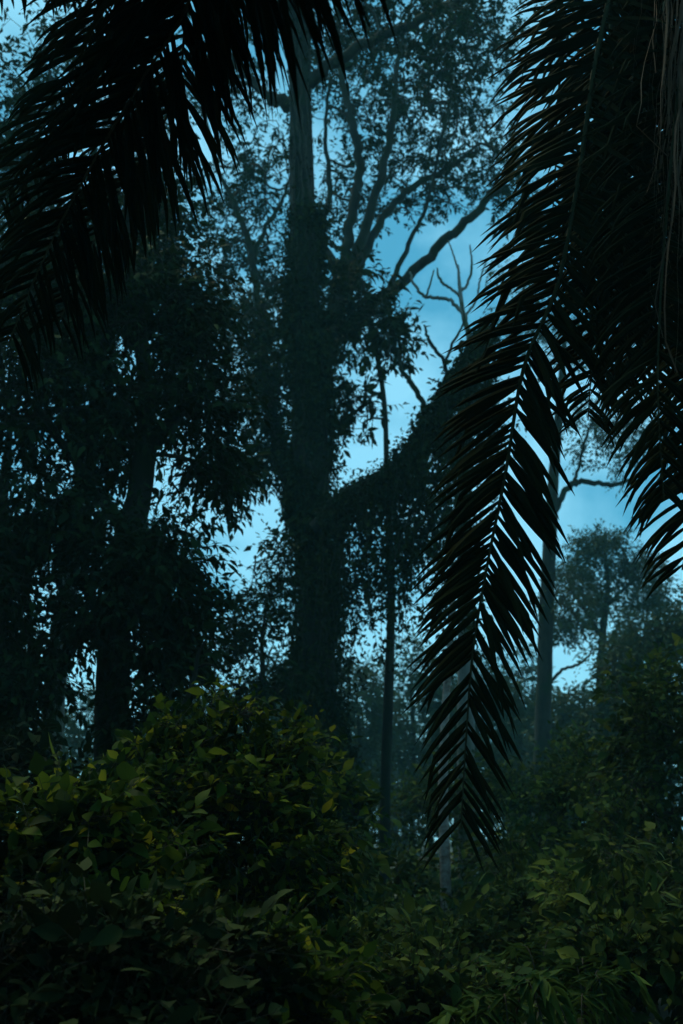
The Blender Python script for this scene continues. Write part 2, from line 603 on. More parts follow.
def creeper_on(root, rng, path, rad, t0=0, t1=1, n=4000, size=.1, thick=.12, leaf='creeper', name='creeper', strands=0, strand_len=2.0, fine=False, lump=0.5):
    """leaves that clothe a stem, with lumps, and strands hanging from it"""
    mb = MB()
    m = len(path)
    u = rng.uniform(t0, t1, n) * (m - 1.001)
    i = u.astype(int); f = (u - i)[:, None]
    c = path[i] * (1 - f) + path[i + 1] * f
    r = rad[i] * (1 - f[:, 0]) + rad[i + 1] * f[:, 0]
    T, A, B = frames(path)
    th = rng.uniform(0, 2 * np.pi, n)
    dirv = np.cos(th)[:, None] * A[i] + np.sin(th)[:, None] * B[i]
    z = c[:, 2]
    lum = 1 + lump * (np.sin(z * 2.1 + th * 2) + np.sin(z * 4.7 - th * 3 + 1) + np.sin(z * .9 + th)) / 2
    P = c + dirv * (r + np.abs(rng.normal(0, 1, n)) * thick * np.maximum(lum, .15))[:, None]
    ax = dirv * .6 + rng.normal(size=P.shape) * .5
    ax[:, 2] -= .7
    nr = dirv + rng.normal(size=P.shape) * .6
    nr[:, 2] += .5
    L = size * rng.uniform(.5, 1.3, n) * (1 + .35 * np.sin(z * 1.3 + th))
    cover = np.sin(z * 1.7 + th * 1.5 + 2) + np.sin(z * 3.9 - th * 2) + .6 * np.sin(z * 7.3 + th * 4) + rng.normal(0, .5, n)
    kp = cover > -1.75
    leaves(mb, P[kp], ax[kp], nr[kp], L[kp], L[kp] * .62, 0, fine)
    if rad.max() > .2:
        for k in range(9):                         # the climber's own woody stems
            i0, i1 = int(t0 * (m - 1)), int(min(1, t1 + .08) * (m - 1))
            jj = np.arange(i0, i1)
            if len(jj) < 4:
                break
            a_ = rng.uniform(0, 6.28) + np.cumsum(rng.normal(0, .16, len(jj)))
            q = path[jj] + (np.cos(a_)[:, None] * A[jj] + np.sin(a_)[:, None] * B[jj]) * (rad[jj] + .02)[:, None]
            tube(mb, smooth_path(q, 3 * len(jj)), np.linspace(.045, .012, 3 * len(jj)) * rng.uniform(.5, 1.1), 5, 1)
    for k in range(strands):
        j = int(rng.uniform(t0, t1) * (m - 1.01))
        s = path[j] + np.array([rng.normal(0, .12), rng.normal(0, .35), 0])
        Ln = strand_len * rng.uniform(.25, 1.0)
        if s[2] < .8:
            continue
        zb = max(s[2] - Ln, .3)
        q = smooth_path([s, s + np.array([rng.normal(0, .12), rng.normal(0, .12), -(s[2] - zb) * .5]),
                         np.array([s[0] + rng.normal(0, .25), s[1] + rng.normal(0, .2), zb])], 9)
        tube(mb, q, np.full(9, .006), 3, 1)
        nl = int(26 * (s[2] - zb)) + 5
        uu = rng.uniform(0, 7.99, nl); a = uu.astype(int); ff = (uu - a)[:, None]
        wdt = .05 + .13 * rng.uniform(0, 1)
        P = q[a] * (1 - ff) + q[a + 1] * ff + rng.normal(size=(nl, 3)) * wdt
        ax = rng.normal(size=(nl, 3)); ax[:, 2] -= 1.0
        nr = rng.normal(size=(nl, 3)); nr[:, 2] += .5
        L = size * rng.uniform(.6, 1.3, nl)
        leaves(mb, P, ax, nr, L, L * .6, 0, fine)
    return mb.build(name, [M[leaf], M['twig']], root)

# ------------------------------------------------------------------ the tall main tree and its neighbours
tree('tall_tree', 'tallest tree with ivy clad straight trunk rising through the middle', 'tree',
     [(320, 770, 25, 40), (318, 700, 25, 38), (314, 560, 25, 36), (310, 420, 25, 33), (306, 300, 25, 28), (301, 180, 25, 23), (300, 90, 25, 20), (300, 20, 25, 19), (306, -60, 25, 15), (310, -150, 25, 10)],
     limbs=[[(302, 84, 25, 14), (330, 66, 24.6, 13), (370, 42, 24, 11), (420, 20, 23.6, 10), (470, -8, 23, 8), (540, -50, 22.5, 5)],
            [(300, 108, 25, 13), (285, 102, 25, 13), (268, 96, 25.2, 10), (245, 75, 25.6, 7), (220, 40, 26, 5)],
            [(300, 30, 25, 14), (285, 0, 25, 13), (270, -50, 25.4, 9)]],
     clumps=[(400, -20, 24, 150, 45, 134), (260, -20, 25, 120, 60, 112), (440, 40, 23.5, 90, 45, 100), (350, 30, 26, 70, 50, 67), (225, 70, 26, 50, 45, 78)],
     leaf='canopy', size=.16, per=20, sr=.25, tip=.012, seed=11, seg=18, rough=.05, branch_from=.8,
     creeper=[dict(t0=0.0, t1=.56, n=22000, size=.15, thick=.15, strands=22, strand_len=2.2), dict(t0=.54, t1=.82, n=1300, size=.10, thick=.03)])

# spreading tree behind: many sinuous limbs fan out from one fork
tree('spreading_tree', 'spreading tree behind the tall trunk with sinuous limbs fanning out', 'tree',
     [(322, 780, 30, 22), (318, 600, 30, 21), (316, 460, 30, 20), (322, 370, 30, 18), (336, 310, 30, 16), (346, 262, 30, 13)],
     limbs=[[(346, 262, 30, 13), (350, 220, 30, 11), (360, 172, 30, 10), (352, 120, 30, 9), (340, 62, 30, 7), (338, 0, 30, 5), (345, -50, 30, 3)],
            [(350, 280, 30, 14), (366, 225, 29.6, 11), (383, 170, 29.4, 9), (392, 120, 29.2, 7), (397, 70, 29, 5), (412, 0, 29, 3)],
            [(352, 285, 30, 12), (380, 222, 30.4, 9), (412, 188, 30.6, 7), (450, 166, 31, 6), (478, 150, 31, 4)],
            [(350, 330, 30, 16), (378, 302, 29.4, 12), (420, 265, 28.8, 11), (455, 232, 28.4, 10), (490, 196, 28, 8), (530, 150, 27.6, 5)],
            [(346, 280, 30, 10), (322, 240, 30.6, 8), (330, 190, 31, 6), (325, 130, 31, 4), (330, 80, 31, 3)],
            [(384, 300, 29.4, 7), (410, 240, 30, 5), (428, 200, 30, 4), (450, 100, 30, 3)],
            [(346, 330, 30, 10), (270, 330, 31, 9), (256, 288, 31, 8), (246, 232, 31, 7), (228, 190, 31, 5), (214, 160, 31, 4), (205, 110, 31, 3)],
            [(252, 270, 31, 6), (262, 235, 31.2, 5), (280, 205, 31.4, 4), (292, 170, 31.5, 3)]],
     clumps=[(345, 75, 31.6, 60, 70, 139), (400, 100, 31.1, 60, 70, 153), (465, 110, 31.6, 55, 75, 153), (430, 185, 31.6, 75, 38, 127), (350, 190, 32.6, 50, 70, 102),
             (250, 170, 32.6, 60, 60, 139), (235, 245, 32.6, 50, 60, 114), (270, 285, 33.1, 55, 55, 102), (470, 25, 30.6, 60, 50, 102), (225, 330, 32.6, 45, 45, 76), (500, 180, 29.6, 40, 50, 63)],
     leaf='canopy', size=.155, per=20, sr=.23, tip=.012, seed=22, seg=12, branch_from=.95,
     creeper=dict(t0=.45, t1=1, n=3500, size=.15, thick=.16, strands=6, strand_len=1.5))

tree('slender_tree', 'slender dark pole tree with leafy crown right of the tall trunk', 'tree',
     [(385, 905, 25.5, 11), (385, 800, 25.5, 11), (389, 680, 25.5, 10), (391, 600, 25.5, 8), (387, 480, 25.5, 6), (384, 400, 25.5, 5), (372, 330, 25.5, 5), (362, 280, 25.5, 3)],
     clumps=[(365, 320, 25.5, 38, 55, 90), (392, 335, 25.2, 28, 34, 61), (350, 400, 25.5, 30, 40, 54), (345, 280, 25.8, 26, 26, 32)],
     leaf='dark', size=.20, per=15, sr=.36, seed=33, fine=True, branch_from=.62, hang=.6, ratio=.42)

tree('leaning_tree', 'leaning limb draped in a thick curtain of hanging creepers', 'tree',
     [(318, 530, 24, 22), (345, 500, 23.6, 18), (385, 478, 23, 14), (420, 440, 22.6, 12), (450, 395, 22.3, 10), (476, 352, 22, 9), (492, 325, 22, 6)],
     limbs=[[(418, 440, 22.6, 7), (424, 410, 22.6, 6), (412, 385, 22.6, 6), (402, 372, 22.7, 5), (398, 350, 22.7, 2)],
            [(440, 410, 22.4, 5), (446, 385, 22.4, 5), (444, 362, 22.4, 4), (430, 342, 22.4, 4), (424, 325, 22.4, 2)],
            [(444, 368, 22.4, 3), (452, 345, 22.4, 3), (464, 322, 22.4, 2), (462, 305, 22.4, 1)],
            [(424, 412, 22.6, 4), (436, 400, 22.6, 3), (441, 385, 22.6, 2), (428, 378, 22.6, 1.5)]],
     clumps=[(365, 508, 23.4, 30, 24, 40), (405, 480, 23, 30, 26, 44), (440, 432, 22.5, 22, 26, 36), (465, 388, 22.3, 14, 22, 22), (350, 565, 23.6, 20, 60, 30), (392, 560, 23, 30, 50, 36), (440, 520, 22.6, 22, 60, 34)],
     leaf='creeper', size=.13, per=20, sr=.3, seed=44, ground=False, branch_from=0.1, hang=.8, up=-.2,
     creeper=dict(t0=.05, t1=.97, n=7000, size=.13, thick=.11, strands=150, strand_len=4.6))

tree('dead_tree', 'bare dead tree with crooked leafless branches against the sky', 'dead tree',
     [(466, 790, 28, 18), (466, 640, 28, 17), (464, 500, 28, 15), (466, 420, 28, 11), (470, 345, 28, 7), (464, 318, 28, 5), (460, 290, 28, 4), (458, 265, 28, 2)],
     limbs=[[(468, 320, 28, 5), (452, 302, 28, 4), (440, 298, 28, 4), (424, 296, 28, 3.5), (414, 284, 28, 3), (410, 272, 28, 2)],
            [(461, 296, 28, 4), (450, 288, 28, 3), (440, 280, 28, 3), (437, 268, 28, 1.5)],
            [(461, 292, 28, 3.5), (468, 282, 28, 3), (472, 265, 28, 2.5), (470, 245, 28, 1.5)],
            [(426, 297, 28, 2.5), (430, 285, 28, 2), (434, 270, 28, 1.5)],
            [(464, 318, 28, 3), (476, 300, 28, 2.5), (480, 280, 28, 2), (486, 262, 28, 1.2)],
            [(460, 275, 28, 3), (455, 258, 28, 2), (448, 240, 28, 1.2)]],
     bark='bark_pale', seed=55, rough=.03, seg=9)

tree('thin_tree', 'thin pale patchy trunk standing behind the tip of the hanging frond', 'tree',
     [(447, 935, 16.7, 12), (445, 860, 16.7, 11), (443, 790, 16.7, 10), (446, 700, 16.7, 8), (452, 620, 16.7, 6), (456, 560, 16.7, 3)],
     clumps=[(455, 590, 16.7, 26, 36, 22), (462, 640, 16.7, 20, 24, 12)],
     leaf='dark', size=.14, per=14, sr=.25, seed=66, bark='bark_red', branch_from=.7, rough=.03)

# ------------------------------------------------------------------ the dark trees on the left
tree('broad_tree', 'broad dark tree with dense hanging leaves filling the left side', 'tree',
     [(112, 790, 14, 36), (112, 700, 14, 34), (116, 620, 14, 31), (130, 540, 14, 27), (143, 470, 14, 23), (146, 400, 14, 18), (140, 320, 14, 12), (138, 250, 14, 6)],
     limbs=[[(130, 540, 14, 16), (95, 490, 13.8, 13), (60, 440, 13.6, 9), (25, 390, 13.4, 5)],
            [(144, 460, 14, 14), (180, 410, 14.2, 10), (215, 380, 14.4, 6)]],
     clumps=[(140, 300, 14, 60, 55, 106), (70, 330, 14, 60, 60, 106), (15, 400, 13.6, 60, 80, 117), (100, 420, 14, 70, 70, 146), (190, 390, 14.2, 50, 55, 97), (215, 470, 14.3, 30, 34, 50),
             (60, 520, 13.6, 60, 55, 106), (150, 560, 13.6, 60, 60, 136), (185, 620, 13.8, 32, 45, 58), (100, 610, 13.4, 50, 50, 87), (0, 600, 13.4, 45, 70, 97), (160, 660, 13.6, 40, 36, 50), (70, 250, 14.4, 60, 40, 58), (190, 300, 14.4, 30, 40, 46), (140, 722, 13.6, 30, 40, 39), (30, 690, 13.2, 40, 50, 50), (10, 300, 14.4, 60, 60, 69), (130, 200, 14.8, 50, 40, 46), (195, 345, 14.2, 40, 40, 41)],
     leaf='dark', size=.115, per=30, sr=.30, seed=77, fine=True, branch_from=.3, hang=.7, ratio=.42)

tree('leaning_pale_tree', 'pale grey trunk leaning right behind the broad dark tree', 'tree',
     [(48, 790, 19, 24), (52, 720, 19, 23), (60, 640, 19, 21), (70, 570, 19, 19), (84, 480, 19, 16), (96, 400, 19, 12), (100, 300, 19, 8)],
     clumps=[(95, 290, 19, 70, 60, 132), (40, 240, 19, 60, 70, 148), (150, 250, 19, 40, 50, 99), (60, 60, 21, 80, 60, 90), (140, 110, 21, 60, 60, 75), (160, 200, 20.5, 50, 50, 66), (20, 150, 20, 50, 90, 148)],
     leaf='dark', size=.15, per=20, sr=.4, seed=88, bark='bark_pale', branch_from=.6, rough=.04)

tree('shady_tree', 'shadowy tree with low leafy branches at the far left edge', 'tree',
     [(-15, 800, 16, 30), (-12, 700, 16, 28), (-4, 600, 16, 22), (0, 520, 16, 14), (10, 430, 16, 6)],
     clumps=[(-2, 660, 16, 34, 60, 108), (-30, 560, 16, 50, 60, 108), (0, 740, 15, 34, 30, 69), (-40, 700, 15, 50, 70, 108)],
     leaf='dark', size=.14, per=16, sr=.3, seed=99, fine=True, branch_from=.2, hang=.6, ratio=.42)

tree('small_tree', 'small crowned tree in the gap left of the tall trunk', 'tree',
     [(262, 790, 22, 9), (260, 720, 22, 8), (263, 680, 22, 6), (262, 640, 22, 4), (266, 610, 22, 2)],
     clumps=[(266, 600, 22, 26, 34, 54), (248, 640, 22, 30, 36, 64), (270, 690, 22, 30, 34, 54), (235, 700, 22, 24, 30, 38), (280, 560, 22, 16, 22, 22)],
     leaf='dark', size=.13, per=18, sr=.3, seed=101, branch_from=.2)

tree('ivy_tree', 'ivy smothered tree whose leaves crowd the left of the tall trunk', 'tree',
     [(312, 800, 27, 16), (306, 600, 27, 15), (292, 490, 27, 12), (268, 400, 27, 9), (262, 300, 27, 5)],
     clumps=[(258, 330, 27, 30, 44, 72), (246, 400, 27, 30, 40, 64), (268, 450, 27, 26, 40, 64), (240, 480, 27, 24, 36, 46), (275, 380, 26, 18, 50, 46)],
     leaf='dark', size=.16, per=20, sr=.36, seed=112, branch_from=.45, hang=.6,
     creeper=dict(t0=.5, t1=.95, n=3500, size=.13, thick=.16, strands=12, strand_len=2.0))

tree('bare_sapling', 'bare twisting sapling silhouetted between bush and broad dark tree', 'sapling',
     [(160, 770, 12, 6), (172, 730, 12, 5.5), (186, 700, 12, 5), (194, 678, 12, 4.5), (198, 655, 12, 3.5), (206, 640, 12, 2)],
     limbs=[[(190, 690, 12, 3.5), (204, 684, 12, 3), (214, 690, 12, 2.5), (220, 706, 12, 1.5)],
            [(196, 668, 12, 3), (208, 664, 12, 2.5), (216, 668, 12, 1.5)],
            [(176, 722, 12, 3), (170, 700, 12, 2.5), (176, 676, 12, 1.5)]],
     clumps=[(185, 735, 12, 26, 14, 8)], leaf='dark', size=.10, per=9, sr=.2, seed=113, fine=True, tip=.004, rough=.02)

# ------------------------------------------------------------------ hazy trees beyond
tree('misty_tree', 'tall straight misty trunk right of the hanging frond with a forked bough', 'tree',
     [(542, 770, 40, 17), (544, 690, 40, 16), (547, 600, 40, 15), (551, 520, 40, 13), (554, 470, 40, 11), (560, 400, 40, 8), (565, 330, 40, 5)],
     limbs=[[(551, 525, 40, 8), (558, 505, 40, 7), (570, 486, 40, 6.5), (585, 482, 40, 6), (610, 485, 40, 5), (635, 478, 40, 3)],
            [(572, 486, 40, 4), (578, 470, 40, 3.5), (585, 440, 40, 3), (596, 415, 40, 2)],
            [(545, 690, 40, 4), (560, 672, 40, 3.5), (578, 664, 40, 3), (590, 655, 40, 2)]],
     clumps=[(598, 430, 40, 34, 40, 57), (560, 330, 40, 60, 60, 78), (640, 440, 40, 40, 50, 52), (520, 300, 40, 50, 50, 52), (630, 350, 40, 60, 50, 52), (600, 645, 40, 20, 16, 13), (568, 600, 40, 24, 30, 34)],
     leaf='far', size=.16, per=22, sr=.5, seed=201, branch_from=.75)

tree('tiered_tree', 'hazy tree with flat tiers of leaves under the pale right sky', 'tree',
     [(602, 760, 50, 8), (600, 690, 50, 8), (603, 630, 50, 7), (608, 585, 50, 5), (604, 545, 50, 3), (607, 528, 50, 1)],
     limbs=[[(603, 640, 50, 6), (585, 610, 50, 5), (570, 590, 50, 3)], [(604, 610, 50, 5), (622, 590, 50, 4), (645, 575, 50, 3)]],
     clumps=[(600, 545, 50, 32, 16, 100), (575, 575, 50, 22, 16, 68), (632, 570, 50, 28, 16, 80), (600, 600, 50, 40, 16, 80), (650, 598, 50, 16, 10, 32), (570, 625, 50, 30, 14, 72), (630, 640, 50, 22, 14, 40)],
     leaf='far', size=.18, per=22, sr=.45, seed=202, branch_from=.4, flat=.5)

tree('round_tree', 'dark rounded tree at the right edge above the bush slope', 'tree',
     [(655, 760, 34, 12), (655, 700, 34, 11), (658, 650, 34, 8), (660, 620, 34, 4)],
     clumps=[(660, 640, 34, 32, 24, 80), (625, 668, 34, 24, 22, 57), (690, 630, 34, 30, 30, 64), (650, 690, 34, 40, 24, 64)],
     leaf='far', size=.17, per=24, sr=.4, seed=203, branch_from=.3)

for i, (lab, px, top, base, Y, wd, n) in enumerate([
        ('hazy blue tree between the slender pole and the tall trunk', 358, 655, 810, 48, 34, 120),
        ('hazy tree glimpsed just right of the slender pole trunk', 412, 640, 810, 52, 40, 140),
        ('faint misty tree directly behind the hanging frond', 476, 650, 800, 55, 42, 130),
        ('faint crown left of the tall misty trunk', 518, 640, 800, 56, 28, 90),
        ('low hazy crown at the foot of the tall misty trunk', 575, 690, 800, 46, 34, 110),
        ('pale distant tree in the sky gap under the left crown', 86, 690, 800, 46, 30, 60),
        ('pale distant tree behind the bare twisting sapling', 205, 690, 800, 44, 30, 70),
        ('distant crown tucked behind the small crowned tree', 285, 650, 800, 50, 30, 80),
        ('tall hazy tree behind the tiered tree at the right', 648, 550, 800, 58, 40, 170),
        ('misty low tree near the tiered tree and round tree', 615, 680, 800, 44, 30, 80)]):
    h = base - top
    tree('distant_tree', lab, 'tree', [(px, base, Y, 6), (px + 2, base - h * .4, Y, 5), (px - 1, top + h * .3, Y, 3), (px, top + h * .22, Y, 1.5)],
         clumps=[(px, top + h * .18, Y, wd * .6, h * .18, n // 3), (px - wd * .5, top + h * .4, Y, wd * .55, h * .22, n // 3), (px + wd * .55, top + h * .36, Y, wd * .55, h * .22, n // 3), (px, top + h * .66, Y, wd, h * .27, n // 2)],
         leaf='far', size=.24, per=24, sr=.5, seed=300 + i, branch_from=.3, group='hazy trees in the distance')

# far-off wood behind everything
rng = np.random.default_rng(5)
mb = MB()
for k in range(95):
    x, y = rng.uniform(-48, 48), rng.uniform(64, 92)
    h = rng.uniform(7.5, 13.0)
    tube(mb, smooth_path([(x, y, -.2), (x + rng.normal(0, .3), y, h * .5), (x, y, h * .9)], 6), np.linspace(.28, .08, 6), 5, 1)
    cs = np.array([x, y, h * .5]) + rand_unit(rng, 60) * rng.uniform(.4, 1, (60, 1)) * np.array([2.8, 2.6, h * .52])
    cs[:, 2] = np.maximum(cs[:, 2], .5)
    leaf_cloud(mb, rng, cs, .8, 16, .42, 0, False)
tag(mb.build('woodland', [M['far'], M['twig']]), 'far-off wood fading into blue haze', 'woodland', kind='stuff')

# the rest of the forest round the viewer, out of the frame, which shuts out the low sky
rng = np.random.default_rng(6)
mb = MB()
k = 0
while k < 95:
    a = rng.uniform(-180, 180)
    rr = rng.uniform(9.5, 26)
    x, y = rr * math.sin(R(a)), rr * math.cos(R(a))
    if abs(x) < 3.2 + max(y, 0) * .55 and y > -4:
        continue
    k += 1
    h = rng.uniform(9, 17)
    tube(mb, smooth_path([(x, y, -.2), (x + rng.normal(0, .3), y, h * .5), (x, y, h * .9)], 6), np.linspace(.26, .08, 6), 6, 1)
    cs = np.array([x, y, h * .52]) + rand_unit(rng, 70) * rng.uniform(.4, 1, (70, 1)) * np.array([2.1, 2.1, h * .5])
    cs[:, 2] = np.maximum(cs[:, 2], .5)
    cs = cs[np.abs(cs[:, 0]) > 2.2 + np.maximum(cs[:, 1], -9) * .42]
    leaf_cloud(mb, rng, cs, .7, 14, .36, 0, False)
tag(mb.build('woodland', [M['far'], M['twig']]), 'dense forest closing round the clearing beyond the frame', 'woodland', kind='stuff')

# ------------------------------------------------------------------ bushes and undergrowth
def bush(name, label, cat, px, Y, blobs, leaf='under', size=.1, per=9, sr=.2, seed=1, fine=True, group=None, ratio=.55, hang=.35, spread=.46, stem_w=.012, shell=.4):
    """stems rise from one foot into leafy clumps; blobs: (px, py, Y offset, rx px, ry px, number)"""
    rng = np.random.default_rng(seed)
    p0 = at(px, 800, Y)
    g = float(gz(p0[0], p0[1]))
    foot = np.array([p0[0], p0[1], g])
    root = thing(name, label, cat, foot, group)
    T = []
    for bx, by, dy, rx, ry, n in blobs:
        lum, c = ellipsoid_targets(rng, bx, by, Y + dy, rx, ry, max(4, n // 7), None, .25)
        sz = px_size((rx * ry) ** .5, c)
        t = lum[rng.integers(0, len(lum), n)] + rng.normal(size=(n, 3)) * sz * .13
        m_ = rng.uniform(0, 1, n) < .25
        t2, c = ellipsoid_targets(rng, bx, by, Y + dy, rx, ry, n, None, shell)
        t[m_] = t2[m_]
        T.append(t)
    T = np.concatenate(T)
    T = T[T[:, 2] > gz(T[:, 0], T[:, 1]) + .05]
    sk = Skel()
    sk.chain(np.array([foot + [0, 0, -.1], foot + [0, 0, .05], foot + [0, 0, .15]]), [.02, .02, .02])
    order = np.argsort(np.linalg.norm(T - foot, axis=1))
    okk = np.ones(60000, bool)
    for i in order:
        sk.reach(T[i], rng, okk, .18, .5)
    r = sk.radii(.0035, .4)
    mb = MB()
    for ch, parent, fixed in sk.chains:
        idx = ([parent] if parent >= 0 and not fixed else []) + ch
        tube(mb, sk.p[idx], np.minimum(r[idx], .03), 4, 0)
    mb.build('stem', M['twig'], root)
    mb = MB()
    c = np.mean(T, 0)
    spray(mb, rng, T, unit(T - c + [0, 0, .3]), per, sr, size, 0, 1, fine, hang, ratio, spread)
    mb.build('foliage', [M[leaf], M['twig']], root)
    return root

# the big yellow-green bush on the left, in front
bush('leafy_bush', 'big yellow green bush rising to a peak left of the tall trunk', 'bush', 235, 8.2,
     [(225, 790, 0, 75, 62, 150), (272, 850, 0, 52, 84, 130), (190, 840, -.4, 70, 60, 110), (250, 910, -.3, 90, 80, 130), (300, 905, .2, 26, 70, 50), (195, 745, .2, 34, 22, 30), (208, 716, .2, 7, 18, 6), (246, 722, 0, 8, 16, 7), (150, 758, 0, 9, 16, 7), (290, 748, .1, 9, 18, 8), (172, 738, .1, 7, 14, 6)],
     leaf='bush', size=.066, per=24, sr=.15, seed=401)
bush('broadleaf_bush', 'low bush with large round leaves at the left edge', 'bush', 60, 6.4,
     [(60, 850, 0, 95, 50, 100), (20, 900, -.2, 70, 60, 80), (110, 880, -.1, 80, 70, 100), (-60, 870, 0, 60, 60, 50)],
     leaf='bush', size=.080, per=18, sr=.17, seed=402, ratio=.62)
bush('shadowed_bush', 'dark glossy bush in the bottom left corner', 'bush', 90, 5.2,
     [(50, 980, 0, 110, 60, 110), (150, 990, 0, 100, 60, 100), (-60, 980, 0, 80, 70, 60), (90, 1050, -.2, 160, 40, 80)],
     leaf='dark', size=.066, per=22, sr=.17, seed=403, ratio=.55)
bush('bright_bush', 'bright leaved bush low at the bottom beside the dark glossy bush', 'bush', 265, 5.6,
     [(240, 985, 0, 70, 50, 80), (300, 1010, 0, 60, 40, 60), (190, 960, .3, 50, 40, 40), (280, 1060, -.1, 90, 40, 50)],
     leaf='bush', size=.060, per=18, sr=.15, seed=404, ratio=.5)
bush('creeper_mound', 'creeper mound in the shade beneath the broad dark tree', 'bush', 40, 11,
     [(40, 800, 0, 90, 36, 90), (120, 800, 0, 50, 30, 50), (-50, 790, 0, 60, 46, 50), (20, 770, 0, 40, 22, 30)],
     leaf='dark', size=.12, per=11, sr=.26, seed=405)
bush('yellowing_bush', 'narrow yellowing shrub at the foot of the tall trunk', 'bush', 338, 15,
     [(340, 830, 0, 22, 56, 60), (335, 900, 0, 30, 50, 50), (300, 770, .5, 40, 30, 50)],
     leaf='bush', size=.11, per=11, sr=.24, seed=406)

# the vine-covered slope at the right
right = [
    ('vine_mound', 'tall vine covered mound at the right edge under the round tree', 660, 14, [(655, 730, 0, 52, 60, 130), (690, 790, 0, 60, 90, 110), (640, 810, -.3, 50, 60, 90), (720, 700, 0, 60, 60, 70)], 'under', .115, 11),
    ('vine_mound', 'rounded leafy mound left of the tall vine covered mound', 595, 15.5, [(600, 790, 0, 46, 56, 110), (570, 830, 0, 40, 50, 70), (618, 860, -.4, 50, 50, 70)], 'under', .115, 11),
    ('vine_mound', 'dark shaded mound low on the right below the tall mound', 640, 12, [(650, 890, 0, 70, 50, 110), (600, 900, 0, 40, 40, 50), (710, 900, 0, 60, 60, 50)], 'under', .115, 11),
    ('shrub', 'dim shrub on the slope below the tall misty trunk', 540, 24, [(545, 790, 0, 34, 34, 60), (515, 815, 0, 30, 30, 46), (565, 770, 0, 24, 20, 24)], 'under', .16, 12),
    ('shrub', 'dim shrub behind the tip of the hanging frond', 480, 26, [(480, 810, 0, 34, 34, 50), (450, 800, 0, 26, 26, 30)], 'under', .17, 12),
    ('shrub', 'dim shrub around the foot of the slender pole trunk', 372, 28, [(358, 815, 0, 26, 34, 50), (402, 830, 0, 30, 36, 50), (424, 800, 0, 22, 24, 26)], 'under', .17, 12),
    ('shrub', 'shrub of mid green leaves left of the pale patchy trunk', 405, 17, [(408, 892, 0, 16, 26, 36), (352, 905, 0, 26, 34, 50), (412, 935, -.3, 22, 14, 24)], 'under', .13, 11),
    ('shrub', 'shrub of mid green leaves right of the pale patchy trunk', 490, 17, [(490, 875, 0, 28, 28, 50), (520, 860, .4, 30, 30, 40), (484, 915, -.4, 22, 22, 30)], 'under', .13, 11),
    ('shrub', 'pale green young shrub standing up before the right mounds', 585, 11, [(585, 905, 0, 20, 28, 34), (575, 935, 0, 30, 24, 26), (600, 930, 0, 18, 26, 18)], 'pale', .12, 8),
    ('shrub', 'spreading shrub in front of the pale patchy trunk', 455, 12.5, [(450, 962, 0, 46, 16, 50), (410, 962, 0, 36, 20, 40), (500, 948, 0, 36, 20, 40)], 'under', .12, 10),
    ('shrub', 'leafy shrub at the bottom right corner', 665, 8.5, [(660, 965, 0, 40, 34, 60), (620, 985, 0, 40, 26, 40), (700, 990, 0, 40, 40, 40)], 'under', .12, 9),
    ('shrub', 'leafy shrub bordering the big yellow green bush', 370, 9, [(365, 965, 0, 34, 36, 50), (340, 990, 0, 34, 30, 40), (395, 990, 0, 34, 26, 36)], 'under', .10, 10),
    ('shrub', 'shrub with fine leaves in the middle of the undergrowth', 540, 13, [(540, 900, 0, 34, 24, 40), (520, 930, 0, 36, 20, 36), (560, 950, -.4, 30, 20, 26)], 'under', .10, 12),
    ('shrub', 'low shrub at the bottom between fern clump and bright bush', 440, 7.5, [(440, 1000, 0, 46, 26, 50), (400, 1020, 0, 40, 24, 40), (470, 1020, 0, 30, 24, 26)], 'under', .10, 10),
]
for i, (nm, lab, px, Y, blobs, lf, sz, per) in enumerate(right):
    bush(nm, lab, 'bush', px, Y, blobs, lf, sz * .72, per * 1.9, sz * 2.1, 500 + i, Y < 18,
         'vine covered mounds on the right slope' if nm == 'vine_mound' else 'shrubs in the undergrowth')

# strap leaved clumps at the bottom
def strap_clump(label, px, py, Y, spread_px, n, seed):
    rng = np.random.default_rng(seed)
    p = at(px, py, Y)
    foot = np.array([p[0], p[1], float(gz(p[0], p[1]))])
    root = thing('broad_fern', label, 'fern', foot, 'arching strap leaved plants at the bottom')
    Ls = px_size(spread_px, p)
    for k in range(n):
        a = rng.uniform(0, 2 * np.pi)
        L = Ls * rng.uniform(.7, 1.2)
        h = p[2] - foot[2] + rng.uniform(-.1, .15)
        d = np.array([math.cos(a), math.sin(a), 0])
        q = smooth_path([foot, foot + d * L * .25 + [0, 0, h * .8], foot + d * L * .7 + [0, 0, h], foot + d * L * 1.15 + [0, 0, h * .72]], 14)
        mb = MB()
        tube(mb, q, np.linspace(.009, .003, 14), 4, 1)
        T = unit(np.gradient(q, axis=0))
        m = 15
        u = np.linspace(4.2, 12.9, m); i = u.astype(int); f = (u - i)[:, None]
        P = q[i] * (1 - f) + q[i + 1] * f
        for s in (-1, 1):
            side = unit(np.cross(T[i], [0, 0, 1.0])) * s
            ax = side + T[i] * .75 + [0, 0, -.2] + rng.normal(size=P.shape) * .06
            nr = np.cross(T[i], side) * s + rng.normal(size=P.shape) * .15
            nr[:, 2] = np.abs(nr[:, 2]) + .5
            ln = L * .40 * np.sin(np.linspace(.5, 2.8, m)) + .03
            leaves(mb, P, ax, nr, ln, ln * .27, 0, True, .3)
        mb.build('frond', [M['strap'], M['twig']], root)
strap_clump('arching strap leaved plant at the bottom edge right of centre', 500, 1000, 6.6, 60, 11, 1)
strap_clump('strap leaved plant near the leafy bottom right shrub', 585, 985, 8.0, 55, 9, 2)
strap_clump('strap leaved plant amid shrubs left of the pale young shrub', 540, 960, 10.5, 45, 9, 3)
strap_clump('smaller strap leaved plant below the pale patchy trunk', 455, 975, 9.5, 40, 8, 4)

